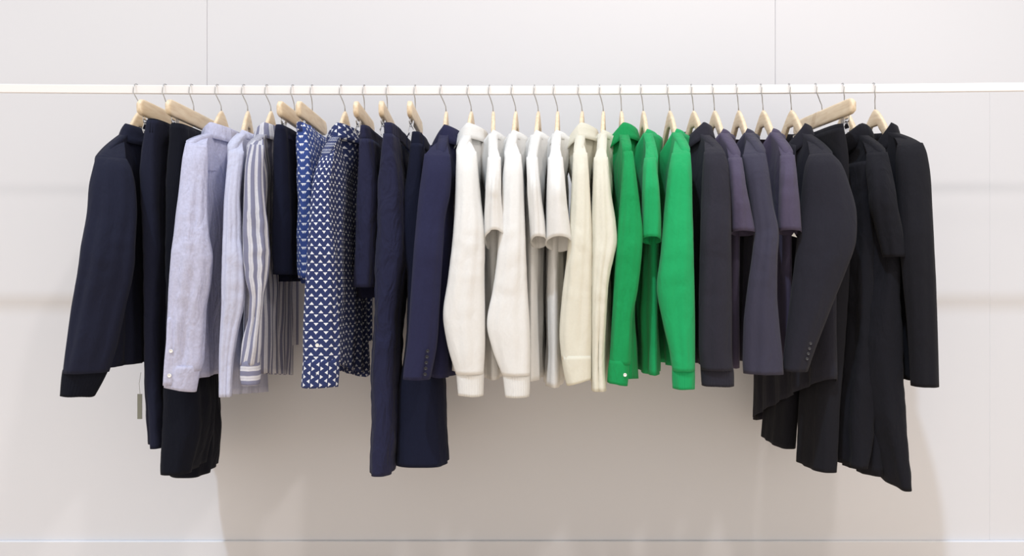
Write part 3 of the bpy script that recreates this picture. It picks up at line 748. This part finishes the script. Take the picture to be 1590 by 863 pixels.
# 26 slate long top
F, t, c, v = top('long_t_shirt', 1143, (1184, 240), 566,
    [(222, 1160, 1182), (240, 1154, 1188), (270, 1158, 1193), (320, 1166, 1200), (360, 1171, 1208), (400, 1168, 1206), (450, 1161, 1205), (510, 1155, 1209), (560, 1154, 1214), (580, 1155, 1215)],
    M['slate'], 'slate purple long top with wide stitched hem between the two plum t-shirts', 'top',
    'wooden hanger above the slate long top', neck='rib', seed=221, hw=.21, hwh=.22, b=.03, T=.026, off=.008, sfold=.003, scoopF=.08, nh=.085, nwk=.044)
# 27 plum tee
F, t, c, v = top('t_shirt', 1181, (1228, 242), 560,
    [(226, 1212, 1229), (242, 1212, 1233), (280, 1211, 1237), (320, 1210, 1241), (358, 1209, 1244)],
    M['plum'], 'plum grey t-shirt hanging right of the slate long top, beside the charcoal blazer', 't-shirt',
    'wooden hanger above the t-shirt beside the charcoal blazer', neck='rib', seed=231, hw=.21, hwh=.19, nh=.086, nwk=.046, tilt=.012, b=.036, T=.024, Y1=-.235, off=.008, sfold=.003, scoopF=.09, nf=3)
# 28 charcoal blazer
F, t, c, v = top('blazer', 1225, (1290, 243), 588,
    [(222, 1262, 1288), (240, 1257, 1291), (256, 1251, 1305), (290, 1246, 1318), (330, 1242, 1328), (370, 1238, 1328), (420, 1233, 1312), (480, 1226, 1288), (540, 1219, 1265), (575, 1216, 1253)],
    M['charbl'], 'charcoal blazer with broad sleeve and four dark cuff buttons', 'blazer',
    'wooden hanger above the charcoal blazer, next to the slanting clip hanger', neck='blazer', seed=241, hw=.215, hwh=.23, b=.04, T=.045, hemfar=652, off=.008, wr=.002, sfold=.002, scoopF=.05)
for q in range(4): button(t, 1258.5-1.8*q, 533+8*q, -.302, M['button_steel'], .0042)
lapel(t, F, M['charbl'], .148, .045)
v_, f_ = [], []
for yy in (0,): 
    b0 = F(-.02, .028, .165)
    box_data(v_, f_, tuple(b0), (.0015, .05, .03))
mesh_obj('neck_label', v_, f_, M['label'], t, smooth=False)
tg = thing('price_tag', (PX(1235, -.19), -.19, PZ(360, -.19)), 'pale tag corner showing under the sleeve of the plum t-shirt beside the blazer', 'tag')
v_ = [(PX(x, Y), Y, PZ(y, Y)) for Y in (-.2525, -.2513) for x, y in ((1229, 366), (1233, 361), (1237.5, 368.5))]
mesh_obj('card', v_, [(0, 1, 2), (5, 4, 3), (0, 3, 4, 1), (1, 4, 5, 2), (2, 5, 3, 0)], M['tagwhite'], tg, smooth=False)
# 29 black trousers
F, ht = hanger_clip(1266, .10, 'wooden clip hanger slanting up to the right above the black trousers', None, half=.18, cxo=.022)
t = thing('trousers', (F.cx, 0, F.zr-.14), 'black wide trousers with two separate legs showing below the charcoal blazer', 'trousers')
slab(t, [(192, 1298, 1314), (203, 1297, 1316), (214, 1297, 1317)], .182, -.182, M['black'], dxf=-.034, seed=253, name='waistband', folds=.001, wr=.002)
slab(t, [(198, 1297, 1315), (240, 1300, 1322), (300, 1297, 1324), (400, 1293, 1326), (560, 1284, 1316), (640, 1276, 1310), (700, 1274, 1307), (734, 1272, 1305)], .2, .04, M['black'], dxf=-.018, seed=254, folds=.003, wr=.002)
slab(t, [(218, 1258, 1272), (260, 1258, 1276), (400, 1248, 1272), (560, 1222, 1250), (640, 1216, 1244), (697, 1212, 1240)], .02, -.19, M['black'], dxf=.0, seed=256, folds=.003, wr=.002)
# 30 black long coat dress
F, t, c, v = top('hooded_coat', 1308, (1373, 238), 740,
    [(222, 1345, 1370), (238, 1346, 1377), (270, 1346, 1384), (310, 1350, 1391), (350, 1359, 1399), (376, 1366, 1404), (399, 1372, 1407)],
    M['black2'], 'long black hooded coat with short wide sleeve and trailing hem', 'coat',
    'wooden hanger behind the upturned clips of the slanting clip hanger', neck='hood', seed=261, hw=.215, hwh=.19, b=.03, T=.04, hemfar=690, off=.008, Y1=-.24, far=False, nf=3, sfold=.003, scoopF=.05)
slab(t, [(330, 1378, 1396), (400, 1378, 1402), (480, 1366, 1408), (560, 1362, 1412), (640, 1370, 1416), (710, 1385, 1419), (763, 1400, 1421)], .235, .03, M['black2'], dxf=-.05, seed=262, folds=.006, wr=.006, name='front_panel', dzf=.05)
slab(t, [(250, 1338, 1356), (330, 1334, 1362), (420, 1336, 1362), (500, 1334, 1366), (600, 1328, 1370), (690, 1326, 1366), (728, 1326, 1356)], .20, .02, M['black2'], dxf=-.03, seed=264, folds=.008, wr=.006, name='inner_panel', dzf=.03)
# 31 black blazer
F, t, c, v = top('blazer', 1356, (1430, 228), 592,
    [(212, 1398, 1424), (224, 1394, 1432), (240, 1392, 1438), (270, 1392, 1443), (320, 1394, 1446), (380, 1398, 1449), (440, 1403, 1452), (500, 1409, 1454), (560, 1413, 1456), (599, 1415, 1457)],
    M['black'], 'black blazer with notched lapel, rightmost garment on the rail', 'blazer',
    'wooden hanger holding the rightmost black blazer', neck='blazer', seed=271, hw=.215, hwh=.225, b=.036, T=.04, off=.006, wr=.002, sfold=.002, scoopF=.06)
lapel(t, F, M['black'], .148, .04)
